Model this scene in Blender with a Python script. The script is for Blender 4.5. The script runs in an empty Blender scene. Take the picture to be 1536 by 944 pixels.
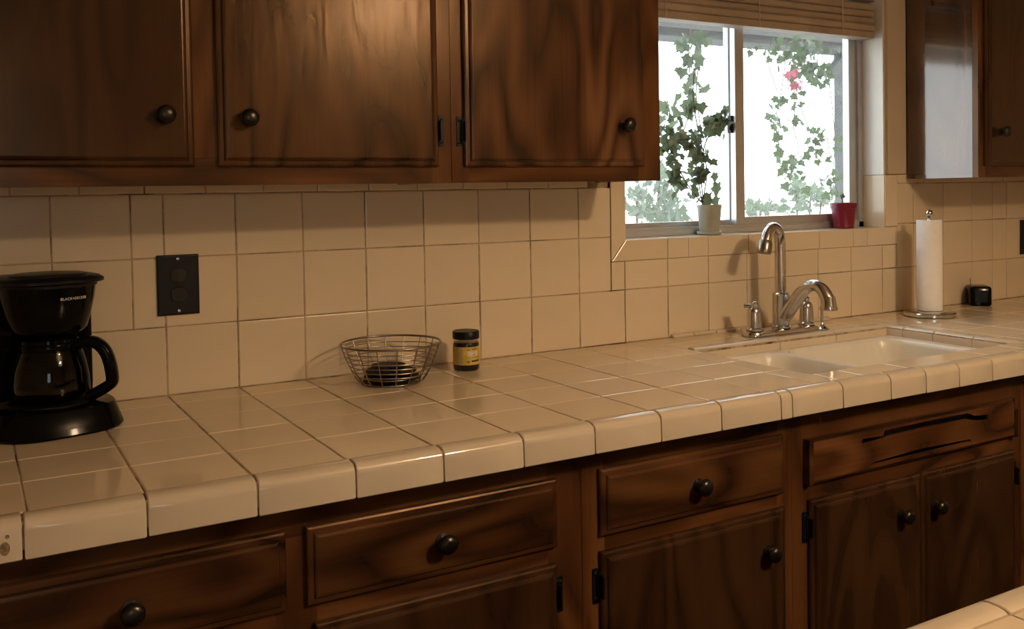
import bpy, math, random
from mathutils import Vector, Matrix
from mathutils.geometry import tessellate_polygon

# ------------------------------------------------------------------ camera, sky, exposure
S = bpy.context.scene
COL = S.collection
FPX, CXP, CYP = 1426.56, 768.0, 472.0 - 146.32          # focal length and principal point in a 1536 x 944 frame
CAM = Vector((-0.34482, -1.99324, 1.30666))
YAW, PIT, ROL = 0.52287, -0.02596, -0.01668
FW = Vector((math.sin(YAW) * math.cos(PIT), math.cos(YAW) * math.cos(PIT), math.sin(PIT)))
R0 = Vector((math.cos(YAW), -math.sin(YAW), 0.0))
U0 = R0.cross(FW)
RT = math.cos(ROL) * R0 + math.sin(ROL) * U0
UP = -math.sin(ROL) * R0 + math.cos(ROL) * U0
cd = bpy.data.cameras.new('camera')
cam = bpy.data.objects.new('camera', cd)
COL.objects.link(cam)
M = Matrix.Identity(4)
for i in range(3):
    M[i][0], M[i][1], M[i][2], M[i][3] = RT[i], UP[i], -FW[i], CAM[i]
cam.matrix_world = M
cd.sensor_fit = 'HORIZONTAL'
cd.sensor_width = 36.0
cd.lens = FPX / 1536.0 * 36.0
cd.shift_y = -146.32 / 1536.0
cd.clip_start = 0.02
cd.clip_end = 200
S.camera = cam

S.view_settings.view_transform = 'Standard'
S.view_settings.look = 'None'
S.view_settings.gamma = 1.0
S.view_settings.use_curve_mapping = False
S.view_settings.exposure = 0.0
S.cycles.use_denoising = True
S.cycles.max_bounces = 10
S.cycles.caustics_reflective = False
S.cycles.caustics_refractive = False
S.cycles.sample_clamp_indirect = 6.0

SKY = 4.5
LAMP = 250.0
W = bpy.data.worlds.new('overcast_sky')
S.world = W
W.use_nodes = True
W.node_tree.nodes['Background'].inputs['Color'].default_value = (0.90, 0.955, 1.0, 1)
W.node_tree.nodes['Background'].inputs['Strength'].default_value = SKY


def at(px, py, Y):
    """Point where the ray through a photo pixel meets the vertical plane y = Y."""
    d = FW + RT * ((px - CXP) / FPX) - UP * ((py - CYP) / FPX)
    return CAM + d * ((Y - CAM.y) / d.y)


def at_z(px, py, Z):
    d = FW + RT * ((px - CXP) / FPX) - UP * ((py - CYP) / FPX)
    return CAM + d * ((Z - CAM.z) / d.z)


# ------------------------------------------------------------------ materials
def new_mat(name):
    m = bpy.data.materials.new(name)
    m.use_nodes = True
    nt = m.node_tree
    return m, nt, nt.nodes['Principled BSDF']


def plain(name, col, rough=0.5, metal=0.0, coat=0.0, spec=0.5, noise=0.0, nscale=20.0, bump=0.0, bscale=60.0, trans=0.0, ior=1.45, emit=None, estr=0.0, rnd=0.0):
    m, nt, b = new_mat(name)
    b.inputs['Base Color'].default_value = (*col, 1)
    b.inputs['Roughness'].default_value = rough
    b.inputs['Metallic'].default_value = metal
    b.inputs['Coat Weight'].default_value = coat
    b.inputs['Specular IOR Level'].default_value = spec
    b.inputs['Transmission Weight'].default_value = trans
    b.inputs['IOR'].default_value = ior
    if emit:
        b.inputs['Emission Color'].default_value = (*emit, 1)
        b.inputs['Emission Strength'].default_value = estr
    L = nt.links
    if noise or bump or rnd:
        tc = nt.nodes.new('ShaderNodeTexCoord')
        oi = nt.nodes.new('ShaderNodeObjectInfo')
    if noise or rnd:
        n = nt.nodes.new('ShaderNodeTexNoise')
        n.inputs['Scale'].default_value = nscale
        n.inputs['Detail'].default_value = 4
        L.new(tc.outputs['Object'], n.inputs['Vector'])
        mr = nt.nodes.new('ShaderNodeMapRange')
        mr.inputs['From Min'].default_value = 0.3
        mr.inputs['From Max'].default_value = 0.7
        mr.inputs['To Min'].default_value = 1 - noise
        mr.inputs['To Max'].default_value = 1 + noise
        L.new(n.outputs['Fac'], mr.inputs['Value'])
        m2 = nt.nodes.new('ShaderNodeMapRange')
        m2.inputs['To Min'].default_value = 1 - rnd
        m2.inputs['To Max'].default_value = 1 + rnd
        L.new(oi.outputs['Random'], m2.inputs['Value'])
        mu = nt.nodes.new('ShaderNodeMath')
        mu.operation = 'MULTIPLY'
        L.new(mr.outputs['Result'], mu.inputs[0])
        L.new(m2.outputs['Result'], mu.inputs[1])
        vm = nt.nodes.new('ShaderNodeVectorMath')
        vm.operation = 'SCALE'
        vm.inputs[0].default_value = col
        L.new(mu.outputs[0], vm.inputs['Scale'])
        L.new(vm.outputs['Vector'], b.inputs['Base Color'])
    if bump:
        nb = nt.nodes.new('ShaderNodeTexNoise')
        nb.inputs['Scale'].default_value = bscale
        nb.inputs['Detail'].default_value = 3
        L.new(tc.outputs['Object'], nb.inputs['Vector'])
        bp = nt.nodes.new('ShaderNodeBump')
        bp.inputs['Strength'].default_value = 1.0
        bp.inputs['Distance'].default_value = bump
        L.new(nb.outputs['Fac'], bp.inputs['Height'])
        L.new(bp.outputs['Normal'], b.inputs['Normal'])
    return m


def wood(name, axis, gain=1.0, rough=0.24, seed=0.0, tint=(1, 1, 1), sheen=0.5, coat=0.10, coat_ior=1.5, coat_rough=.17, con=1.0, bump=.0005):
    m, nt, b = new_mat(name)
    L, N = nt.links, nt.nodes
    tc, oi = N.new('ShaderNodeTexCoord'), N.new('ShaderNodeObjectInfo')
    off = N.new('ShaderNodeVectorMath')
    off.operation = 'MULTIPLY_ADD'
    off.inputs[1].default_value = (7.3, 5.1, 9.7)
    off.inputs[2].default_value = (seed, seed * 1.7, seed * .6)
    cx = N.new('ShaderNodeCombineXYZ')
    for k in range(3):
        L.new(oi.outputs['Random'], cx.inputs[k])
    L.new(cx.outputs[0], off.inputs[0])
    ad = N.new('ShaderNodeVectorMath')
    ad.operation = 'ADD'
    L.new(tc.outputs['Object'], ad.inputs[0])
    L.new(off.outputs[0], ad.inputs[1])

    def mapped(s, along):
        mp = N.new('ShaderNodeMapping')
        sc = [s, s, s]
        sc[axis] = along
        mp.inputs['Scale'].default_value = sc
        L.new(ad.outputs[0], mp.inputs['Vector'])
        return mp.outputs[0]

    def noise(vec, scale, detail, dist=0.0):
        n = N.new('ShaderNodeTexNoise')
        n.inputs['Scale'].default_value = scale
        n.inputs['Detail'].default_value = detail
        n.inputs['Distortion'].default_value = dist
        L.new(vec, n.inputs['Vector'])
        return n.outputs['Fac']

    def mth(op, a, bb):
        x = N.new('ShaderNodeMath')
        x.operation = op
        for k, v in enumerate((a, bb)):
            if isinstance(v, (int, float)):
                x.inputs[k].default_value = v
            elif v is not None:
                L.new(v, x.inputs[k])
        return x.outputs[0]
    fig = noise(mapped(4.0, 1.05), 1.0, 2.0, 0.3)
    ring = mth('MULTIPLY_ADD', mth('SINE', mth('MULTIPLY', fig, 58.0), 0), 0.5)
    ring.node.inputs[2].default_value = 0.5
    ring = mth('POWER', ring, 0.6)
    fib = noise(mapped(150.0, 4.0), 1.0, 1.0)
    blot = noise(mapped(5.0, 2.2), 1.0, 3.0)
    f = mth('ADD', mth('MULTIPLY', ring, 0.20), mth('ADD', mth('MULTIPLY', fib, 0.09), mth('MULTIPLY', blot, 0.40)))
    f = mth('MULTIPLY_ADD', f, con)
    f.node.inputs[2].default_value = .37 * (1 - con)
    cr = N.new('ShaderNodeValToRGB')
    pts = [(0.22, (.013, .0064, .0034)), (0.345, (.036, .0150, .0072)), (0.44, (.060, .0275, .0122)), (0.58, (.098, .048, .019))]
    while len(cr.color_ramp.elements) < 4:
        cr.color_ramp.elements.new(0.5)
    for e, (p, c) in zip(cr.color_ramp.elements, pts):
        e.position = p
        e.color = (c[0] * gain * tint[0], c[1] * gain * tint[1], c[2] * gain * tint[2], 1)
    L.new(f, cr.inputs['Fac'])
    L.new(cr.outputs['Color'], b.inputs['Base Color'])
    rr = mth('MULTIPLY_ADD', fib, 0.04)
    rr.node.inputs[2].default_value = rough - 0.01
    L.new(rr, b.inputs['Roughness'])
    b.inputs['Specular IOR Level'].default_value = sheen
    b.inputs['Coat Weight'].default_value = coat
    b.inputs['Coat Roughness'].default_value = coat_rough
    b.inputs['Coat IOR'].default_value = coat_ior
    b.inputs['Specular Tint'].default_value = (1.0, .62, .36, 1)
    bp = N.new('ShaderNodeBump')
    bp.inputs['Distance'].default_value = bump
    bp.inputs['Strength'].default_value = 0.55
    hh = mth('ADD', mth('MULTIPLY', fib, 0.03), mth('MULTIPLY', noise(mapped(26.0, 6.0), 1.0, 1.5, 0.8), 0.8))
    L.new(hh, bp.inputs['Height'])
    L.new(bp.outputs['Normal'], b.inputs['Normal'])
    L.new(bp.outputs['Normal'], b.inputs['Coat Normal'])
    return m


def grout(name):
    m, nt, b = new_mat(name)
    L, N = nt.links, nt.nodes
    tc = N.new('ShaderNodeTexCoord')
    n = N.new('ShaderNodeTexNoise')
    n.inputs['Scale'].default_value = 9.0
    n.inputs['Detail'].default_value = 6.0
    n.inputs['Roughness'].default_value = 0.7
    L.new(tc.outputs['Object'], n.inputs['Vector'])
    cr = N.new('ShaderNodeValToRGB')
    cr.color_ramp.elements[0].position = 0.36
    cr.color_ramp.elements[0].color = (.07, .042, .02, 1)
    cr.color_ramp.elements[1].position = 0.54
    cr.color_ramp.elements[1].color = (.46, .34, .21, 1)
    L.new(n.outputs['Fac'], cr.inputs['Fac'])
    L.new(cr.outputs['Color'], b.inputs['Base Color'])
    b.inputs['Roughness'].default_value = 0.85
    return m


def window_glass(name):
    m = bpy.data.materials.new(name)
    m.use_nodes = True
    nt = m.node_tree
    nt.nodes.clear()
    o = nt.nodes.new('ShaderNodeOutputMaterial')
    t = nt.nodes.new('ShaderNodeBsdfTransparent')
    t.inputs['Color'].default_value = (.95, .97, .97, 1)
    g = nt.nodes.new('ShaderNodeBsdfGlossy')
    g.inputs['Roughness'].default_value = 0.02
    df = nt.nodes.new('ShaderNodeBsdfTranslucent')
    df.inputs['Color'].default_value = (.9, .93, .95, 1)
    lw = nt.nodes.new('ShaderNodeLayerWeight')
    pw = nt.nodes.new('ShaderNodeMath')
    pw.operation = 'POWER'
    pw.inputs[1].default_value = 4.0
    nt.links.new(lw.outputs['Facing'], pw.inputs[0])
    fr = nt.nodes.new('ShaderNodeMath')
    fr.operation = 'MULTIPLY_ADD'
    fr.inputs[1].default_value = 0.9
    fr.inputs[2].default_value = 0.03
    nt.links.new(pw.outputs[0], fr.inputs[0])
    mx = nt.nodes.new('ShaderNodeMixShader')
    haze = nt.nodes.new('ShaderNodeMixShader')  # a little translucent white mixed in, a painted haze over the view outside
    haze.inputs[0].default_value = 0.022
    nt.links.new(t.outputs[0], haze.inputs[1])
    nt.links.new(df.outputs[0], haze.inputs[2])
    nt.links.new(fr.outputs[0], mx.inputs[0])
    nt.links.new(haze.outputs[0], mx.inputs[1])
    nt.links.new(g.outputs[0], mx.inputs[2])
    nt.links.new(mx.outputs[0], o.inputs['Surface'])
    return m


def thin_glass(name, tint):
    m = window_glass(name)
    nt = m.node_tree
    for n in nt.nodes:
        if n.type == 'BSDF_TRANSPARENT':
            n.inputs['Color'].default_value = (*tint, 1)
        if n.type == 'MIX_SHADER' and not n.inputs[0].is_linked:
            n.inputs[0].default_value = 0.0
    return m


def leaf_mat(name, col, back):
    m, nt, b = new_mat(name)
    L, N = nt.links, nt.nodes
    oi = N.new('ShaderNodeObjectInfo')
    hs = N.new('ShaderNodeHueSaturation')
    hs.inputs['Color'].default_value = (*col, 1)
    mr = N.new('ShaderNodeMapRange')
    mr.inputs['To Min'].default_value = 0.6
    mr.inputs['To Max'].default_value = 1.5
    L.new(oi.outputs['Random'], mr.inputs['Value'])
    L.new(mr.outputs[0], hs.inputs['Value'])
    L.new(hs.outputs[0], b.inputs['Base Color'])
    b.inputs['Roughness'].default_value = 0.4
    tr = N.new('ShaderNodeBsdfTranslucent')
    tr.inputs['Color'].default_value = (*back, 1)
    mx = N.new('ShaderNodeMixShader')
    mx.inputs[0].default_value = 0.35
    out = N['Material Output']
    L.new(b.outputs[0], mx.inputs[1])
    L.new(tr.outputs[0], mx.inputs[2])
    L.new(mx.outputs[0], out.inputs['Surface'])
    return m


MT = dict(
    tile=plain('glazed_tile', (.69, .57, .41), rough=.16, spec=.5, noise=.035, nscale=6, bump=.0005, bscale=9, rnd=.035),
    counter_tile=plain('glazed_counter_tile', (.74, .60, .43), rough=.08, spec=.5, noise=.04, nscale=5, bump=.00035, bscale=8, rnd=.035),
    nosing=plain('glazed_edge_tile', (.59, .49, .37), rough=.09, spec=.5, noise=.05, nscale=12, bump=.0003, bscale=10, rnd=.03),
    grout=grout('stained_grout'),
    paint=plain('beige_paint', (.62, .50, .36), rough=.55, noise=.03, nscale=3),
    jamb=plain('gloss_white_paint', (.74, .70, .63), rough=.22, noise=.05, nscale=8, bump=.0008, bscale=12),
    ceiling=plain('ceiling_paint', (.66, .58, .47), rough=.8, noise=.02),
    floor=wood('floor_boards', 0, gain=1.6, rough=.4),
    wood_v=wood('stained_wood_upright_grain', 2, gain=0.85, con=.48),
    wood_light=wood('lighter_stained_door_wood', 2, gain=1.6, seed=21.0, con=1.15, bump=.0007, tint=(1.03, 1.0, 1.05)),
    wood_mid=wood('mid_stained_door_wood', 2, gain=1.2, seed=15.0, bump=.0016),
    wood_side=wood('varnished_side_panel_wood', 2, gain=1.1, seed=9.0, rough=.2, coat=1.0, coat_ior=1.75, coat_rough=.07),
    wood_h=wood('stained_wood_level_grain', 0, gain=1.1, seed=3.0, con=.95, tint=(1.1, .98, .85)),
    wood_frame_v=wood('stained_frame_upright_grain', 2, gain=1.65, seed=6.0, con=.7, tint=(1.1, .97, .8)),
    wood_frame_h=wood('stained_frame_level_grain', 0, gain=1.65, seed=8.0, con=.8, tint=(1.1, .97, .8)),
    wood_in=plain('dark_cabinet_inside', (.012, .007, .004), rough=.8),
    bronze=plain('dark_bronze', (.045, .038, .032), rough=.28, metal=.85, noise=.2, nscale=60),
    black_metal=plain('black_hinge_metal', (.012, .011, .010), rough=.4, metal=.6),
    black=plain('black_plastic', (.0028, .0028, .0032), rough=.10, spec=.10),
    black_matt=plain('matt_black_plastic', (.006, .006, .007), rough=.35, spec=.2),
    outlet=plain('black_outlet_plastic', (.009, .010, .011), rough=.38, spec=.25),
    receptacle=plain('glossy_receptacle_plastic', (.012, .012, .013), rough=.18),
    slot=plain('outlet_slot_shadow_black', (.002, .002, .002), rough=.8),
    steel=plain('polished_steel', (.62, .60, .57), rough=.16, metal=1.0, noise=.08, nscale=30),
    wire=plain('dull_wire', (.30, .27, .23), rough=.3, metal=1.0),
    aluminium=plain('aluminium_frame', (.55, .55, .55), rough=.38, metal=.7, noise=.05),
    porcelain=plain('sink_porcelain', (.74, .68, .58), rough=.28, spec=.5, noise=.04, nscale=7),
    glass=window_glass('hazed_window_glass'),
    carafe=thin_glass('smoked_carafe_glass', (.62, .58, .54)),
    jarglass=thin_glass('clear_jar_glass', (.85, .82, .74)),
    coffee=plain('dark_coffee', (.006, .003, .002), rough=.1),
    jam=plain('dark_preserve', (.006, .0035, .004), rough=.12),
    label=plain('jar_label_paper', (.52, .36, .07), rough=.45, noise=.25, nscale=45),
    label_white=plain('jar_label_pale_print', (.60, .55, .44), rough=.45, noise=.1, nscale=80),
    label_tan=plain('jar_label_tan_print', (.40, .30, .13), rough=.45, noise=.1, nscale=80),
    label_ink=plain('jar_label_dark_print', (.05, .03, .02), rough=.5),
    logo=plain('silver_print', (.92, .90, .86), rough=.4),
    switch=plain('red_switch_print', (.30, .06, .04), rough=.35),
    paper=plain('paper_towel', (.90, .88, .86), rough=.9, noise=.02, nscale=60, bump=.0006, bscale=160),
    pad=plain('dark_scouring_pad', (.016, .008, .005), rough=.6, noise=.4, nscale=70, bump=.004, bscale=110),
    whitepot=plain('white_glazed_pot', (.40, .40, .34), rough=.3, noise=.15, nscale=25),
    redpot=plain('dark_red_plastic_pot', (.17, .007, .024), rough=.3),
    soil=plain('potting_soil', (.03, .02, .012), rough=.95, noise=.3, nscale=90, bump=.003, bscale=120),
    stem=plain('ivy_stem', (.10, .065, .035), rough=.7),
    ivy=leaf_mat('ivy_leaf', (.105, .125, .09), (.17, .23, .13)),  # leaf colour lightened and greyed to carry the veil of window bloom
    ivy_out=leaf_mat('outdoor_ivy_leaf', (.050, .072, .036), (.11, .18, .055)),
    shrub=leaf_mat('pale_shrub_leaf', (.11, .14, .10), (.22, .28, .18)),
    pink=leaf_mat('pink_blossom', (.42, .10, .16), (.5, .15, .2)),
    blind=plain('pale_brown_blind_wood', (.37, .285, .215), rough=.5, noise=.14, nscale=9, rnd=.12),
    cord=plain('blind_cord', (.6, .55, .48), rough=.9),
    beam=plain('weathered_porch_timber', (.10, .105, .11), rough=.8, noise=.25, nscale=14),
    ground=plain('pale_patio', (.60, .60, .57), rough=.9, noise=.08, nscale=3),
    shade=plain('lit_lamp_glass', (.9, .8, .65), rough=.4, emit=(1.0, .735, .455), estr=LAMP),
    shade_in=plain('white_enamel_shade', (.72, .68, .60), rough=.5),
    brass=plain('brass_fitting', (.45, .31, .12), rough=.3, metal=1.0),
    drain=plain('drain_steel', (.45, .44, .42), rough=.25, metal=1.0),
    stain=plain('tile_stain', (.22, .15, .09), rough=.6, noise=.5, nscale=300),
)


# ------------------------------------------------------------------ mesh helpers: every shape is (verts, faces)
def join(*parts):
    v, f = [], []
    for pv, pf in parts:
        o = len(v)
        v += [tuple(p) for p in pv]
        f += [tuple(i + o for i in q) for q in pf]
    return v, f


def xf(shape, m):
    return [tuple(m @ Vector(p)) for p in shape[0]], shape[1]


def move(shape, x, y, z):
    return [(p[0] + x, p[1] + y, p[2] + z) for p in shape[0]], shape[1]


def box(x0, x1, y0, y1, z0, z1):
    v = [(x, y, z) for z in (z0, z1) for y in (y0, y1) for x in (x0, x1)]
    return v, [(0, 2, 3, 1), (4, 5, 7, 6), (0, 1, 5, 4), (2, 6, 7, 3), (0, 4, 6, 2), (1, 3, 7, 5)]


def loft(rings, cap0=True, cap1=True, closed=True):
    n = len(rings[0])
    v = [p for r in rings for p in r]
    f = []
    for a in range(len(rings) - 1):
        for b in range(n if closed else n - 1):
            c = (b + 1) % n
            f.append((a * n + b, a * n + c, (a + 1) * n + c, (a + 1) * n + b))
    if cap0:
        f.append(tuple(reversed(range(n))))
    if cap1:
        f.append(tuple((len(rings) - 1) * n + k for k in range(n)))
    return v, f


def slab(w, h, prof, normal='y'):
    """Rectangular piece centred on the origin; prof = [(inset, height)], height grows along the outward normal (-y or +z)."""
    rings = []
    for ins, d in prof:
        a, b = w / 2 - ins, h / 2 - ins
        if normal == 'y':
            rings.append([(-a, -d, -b), (a, -d, -b), (a, -d, b), (-a, -d, b)])
        else:
            rings.append([(-a, -b, d), (a, -b, d), (a, b, d), (-a, b, d)])
    return loft(rings)


def lathe(prof, seg=32, cap0=True, cap1=True):
    rings = [[(r * math.cos(2 * math.pi * k / seg), r * math.sin(2 * math.pi * k / seg), z) for k in range(seg)] for r, z in prof]
    return loft(rings, cap0, cap1)


def tube(pts, r, seg=10, closed=False, caps=True):
    pts = [Vector(p) for p in pts]
    n = len(pts)
    rad = r if isinstance(r, (list, tuple)) else [r] * n
    rings = []
    prev = None
    for i in range(n):
        if closed:
            t = pts[(i + 1) % n] - pts[i - 1]
        else:
            t = pts[min(i + 1, n - 1)] - pts[max(i - 1, 0)]
        t.normalize()
        if prev is None:
            a = Vector((0, 0, 1)) if abs(t.z) < .9 else Vector((1, 0, 0))
            u = t.cross(a).normalized()
        else:
            u = (prev - t * prev.dot(t)).normalized()
        prev = u
        w = t.cross(u)
        rings.append([tuple(pts[i] + (u * math.cos(2 * math.pi * k / seg) + w * math.sin(2 * math.pi * k / seg)) * rad[i]) for k in range(seg)])
    if closed:
        v = [p for q in rings for p in q]
        f = []
        for a in range(n):
            for b in range(seg):
                c = (b + 1) % seg
                d = (a + 1) % n
                f.append((a * seg + b, a * seg + c, d * seg + c, d * seg + b))
        return v, f
    return loft(rings, caps, caps)


def smooth_path(pts, k=6):
    """Catmull-Rom through the points."""
    P = [Vector(p) for p in pts]
    P = [P[0] * 2 - P[1]] + P + [P[-1] * 2 - P[-2]]
    out = []
    for i in range(1, len(P) - 2):
        for s in range(k):
            t = s / k
            a, b, c, d = P[i - 1], P[i], P[i + 1], P[i + 2]
            out.append(0.5 * ((2 * b) + (c - a) * t + (2 * a - 5 * b + 4 * c - d) * t * t + (3 * b - a - 3 * c + d) * t ** 3))
    out.append(P[-2])
    return out


def rounded(w, d, r, n=5):
    o = []
    for cx, cy, a0 in ((w / 2 - r, d / 2 - r, 0), (-w / 2 + r, d / 2 - r, 90), (-w / 2 + r, -d / 2 + r, 180), (w / 2 - r, -d / 2 + r, 270)):
        for k in range(n + 1):
            a = math.radians(a0 + 90 * k / n)
            o.append((cx + r * math.cos(a), cy + r * math.sin(a)))
    return o


def rbox(w, d, prof, r):
    """Rounded-rectangle body; prof = [(inset, z)]."""
    rings = []
    for ins, z in prof:
        rr = max(r - ins, .0008)
        rings.append([(x, y, z) for x, y in rounded(w - 2 * ins, d - 2 * ins, rr)])
    return loft(rings)


def extrude_x(profile, x0, x1):
    """Closed (y, z) profile swept along x, with slightly eased ends."""
    cy = sum(p[0] for p in profile) / len(profile)
    cz = sum(p[1] for p in profile) / len(profile)
    e = .0014
    small = []
    for y, z in profile:
        d = math.hypot(y - cy, z - cz) or 1
        small.append((y - (y - cy) / d * e, z - (z - cz) / d * e))
    return loft([[(x0, y, z) for y, z in small], [(x0 + e, y, z) for y, z in profile], [(x1 - e, y, z) for y, z in profile], [(x1, y, z) for y, z in small]])


def mesh(name, shape, mat, smooth=False):
    me = bpy.data.meshes.new(name)
    me.from_pydata([tuple(p) for p in shape[0]], [], shape[1])
    me.materials.append(MT[mat] if isinstance(mat, str) else mat)
    me.validate()
    import bmesh
    bm = bmesh.new()
    bm.from_mesh(me)
    bmesh.ops.recalc_face_normals(bm, faces=bm.faces)
    bm.to_mesh(me)
    bm.free()
    if smooth:
        me.polygons.foreach_set('use_smooth', [True] * len(me.polygons))
        try:
            me.set_sharp_from_angle(angle=math.radians(smooth if smooth > 1 else 42))
        except Exception:
            pass
    me.update()
    return me


def link(name, me, parent=None, loc=(0, 0, 0), rot=None):
    o = bpy.data.objects.new(name, me)
    COL.objects.link(o)
    if parent is not None:
        o.parent = parent
    o.location = loc
    if rot is not None:
        o.rotation_euler = rot
    return o


def tag(o, label=None, cat=None, group=None, kind=None):
    if label:
        o['label'] = label
    if cat:
        o['category'] = cat
    if group:
        o['group'] = group
    if kind:
        o['kind'] = kind
    return o


class Thing:
    """An Empty at the thing's base; parts are given in world coordinates (wpart) or in the thing's own frame (part)."""
    def __init__(self, name, label, cat, loc=(0, 0, 0), rot=0.0, group=None, kind=None):
        self.o = bpy.data.objects.new(name, None)
        COL.objects.link(self.o)
        self.o.location = loc
        self.o.rotation_euler = (0, 0, rot)
        self.o.empty_display_size = .05
        self.loc = loc
        tag(self.o, label, cat, group, kind)

    def part(self, name, shape, mat, parent=None, smooth=False, label=None):
        p = link(name, mesh(name, shape, mat, smooth), parent or self.o)
        if label:
            p['label'] = label
        return p

    def wpart(self, name, shape, mat, parent=None, smooth=False, label=None):
        return self.part(name, move(shape, -self.loc[0], -self.loc[1], -self.loc[2]), mat, parent, smooth, label)

    def piece(self, name, me, loc, parent=None, rot=None):
        return link(name, me, parent or self.o, (loc[0] - self.loc[0], loc[1] - self.loc[1], loc[2] - self.loc[2]), rot)


def struct(name, shape, mat, label=None, parent=None, smooth=False):
    o = link(name, mesh(name, shape, mat, smooth), parent)
    if parent is None:
        o['kind'] = 'structure'
        if label:
            o['label'] = label
    return o


# ------------------------------------------------------------------ key dimensions (metres)
P = 0.1425                      # tile pitch
ZC = 0.91                       # counter top
ZR = [ZC, 1.048, 1.187, 1.315, 1.343]
XL, XR, YF, ZT = -1.2, 3.4, -4.6, 2.44
WX0, WX1, WZ0, WZ1 = 1.143, 2.150, 1.178, 1.93          # window opening
YG = 0.092                      # window plane
D_NOSE, D_SEAM = 0.678, 0.641
RNG = random.Random(11)

# ------------------------------------------------------------------ room shell
struct('floor', box(XL - .1, XR + .1, YF - .1, .2, -.05, 0), 'floor', 'dark wooden kitchen floor')
struct('ceiling', box(XL - .1, XR + .1, YF - .1, .16, ZT, ZT + .06), 'ceiling', 'plain painted kitchen ceiling')
struct('wall_left', box(XL - .1, XL, YF, .0, 0, ZT), 'paint', 'beige painted side wall')
struct('wall_right', box(XR, XR + .1, YF, .0, 0, ZT), 'paint', 'beige painted side wall at the far end of the counter')
FX0, FX1, FZ0, FZ1 = -1.15, -.42, .95, 2.10               # window in the wall behind the viewer
struct('wall_front', join(box(XL - .1, FX0, YF - .1, YF, 0, ZT), box(FX1, XR + .1, YF - .1, YF, 0, ZT), box(FX0, FX1, YF - .1, YF, 0, FZ0), box(FX0, FX1, YF - .1, YF, FZ1, ZT)), 'paint', 'beige painted wall behind the viewer')
w2 = Thing('window_2', 'white framed window in the wall behind the viewer', None, (-.785, YF - .05, FZ0), kind='structure')
w2.wpart('window_frame', join(box(FX0, FX0 + .04, YF - .08, YF - .03, FZ0, FZ1), box(FX1 - .04, FX1, YF - .08, YF - .03, FZ0, FZ1), box(FX0 + .04, FX1 - .04, YF - .08, YF - .03, FZ0, FZ0 + .04),
                              box(FX0 + .04, FX1 - .04, YF - .08, YF - .03, FZ1 - .04, FZ1), box(-.805, -.765, YF - .08, YF - .03, FZ0 + .04, FZ1 - .04)), 'jamb')
for a_, b_ in ((FX0 + .04, -.805), (-.765, FX1 - .04)):
    w2.wpart('pane', box(a_, b_, YF - .056, YF - .054, FZ0 + .04, FZ1 - .04), 'glass')
WY0, WY1 = .006, .16
wall = struct('wall_back', join(box(XL - .1, WX0 - .004, WY0, WY1, 0, ZT), box(WX1 + .004, XR + .1, WY0, WY1, 0, ZT),
                                box(WX0 - .004, WX1 + .004, WY0, WY1, 0, WZ0 - .008), box(WX0 - .004, WX1 + .004, WY0, WY1, WZ1, ZT)), 'paint',
              'beige wall with cream tiled backsplash and kitchen window')
link('grout', mesh('grout', join(box(XL, 1.097, .0016, .0059, .90, ZR[4]), box(1.097, 2.207, .0016, .0059, .90, WZ0 - .008),
                                 box(2.150, XR, .0016, .0059, .90, ZR[4]), box(1.09, WX0 - .002, .0016, .0059, .9, ZR[4])), 'grout'), wall)
TPROF = [(0, -.006), (0, -.0016), (.0007, -.0005), (.0022, 0)]
_tiles = {}


def tile_mesh(w, h, normal, mat, t=0.0):
    k = (round(w, 3), round(h, 3), normal, mat)
    if k not in _tiles:
        _tiles[k] = mesh('tile', slab(k[0], k[1], TPROF, normal), mat)
    return _tiles[k]


def wall_tile(x0, x1, z0, z1, gap=.0024, par=wall):
    if x1 - x0 < .012 or z1 - z0 < .008:
        return
    me = tile_mesh(x1 - x0 - gap, z1 - z0 - gap, 'y', 'tile')
    j = RNG.uniform(-.0006, .0004)
    link('tile', me, par, ((x0 + x1) / 2, j, (z0 + z1) / 2), (RNG.uniform(-.003, .003), RNG.uniform(-.0015, .0015), RNG.uniform(-.003, .003)))


def seams_row(r):
    right = [2.287, 2.436, 2.586, 2.699, 2.778, 2.92, 3.0625, 3.205, 3.3475, XR]
    if r == 0:
        left = [XL] + [k * P for k in range(-8, 16)]
    else:
        left = [XL] + [-.2035 - k * P for k in range(6, -1, -1)] + [-.0615, 0.0] + [k * P for k in range(1, 16)]
    return left + right


for r in range(4):
    z0, z1 = ZR[r], ZR[r + 1]
    s = seams_row(min(r, 2)) if r < 3 else [XL] + [-.27 + k * .118 for k in range(-7, 12)] + [2.21, 2.34, 2.48, 2.62, 2.76, 2.9, 3.04, 3.18, XR]
    for a, b in zip(s[:-1], s[1:]):
        if r == 0:
            wall_tile(a, b, z0, z1)
        elif r == 1:
            # row cut by the window trim
            for c, d in ((a, min(b, 1.097)), (max(a, 2.207), b)):
                if d - c > .012:
                    wall_tile(c, d, z0, z1)
            c, d = max(a, 1.097), min(b, 2.207)
            if d - c > .012:
                wall_tile(c, d, z0, 1.123)
        else:
            if a < 1.0:
                wall_tile(a, min(b, 1.097), z0, z1)
            if b > 2.207:
                wall_tile(max(a, 2.207), b, z0, z1)


# trim tiles round the window, mitred in the corners
def trim_piece(poly):
    rings = []
    cx = sum(p[0] for p in poly) / len(poly)
    cz = sum(p[1] for p in poly) / len(poly)
    for ins, d in TPROF:
        ring = []
        for x, z in poly:
            ring.append((x + (cx - x) * min(1, ins * 14 + .012), -(d + .002), z + (cz - z) * min(1, ins * 14 + .02)))
        rings.append(ring)
    link('trim_tile', mesh('trim_tile', loft(rings), 'tile'), wall)


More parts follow.
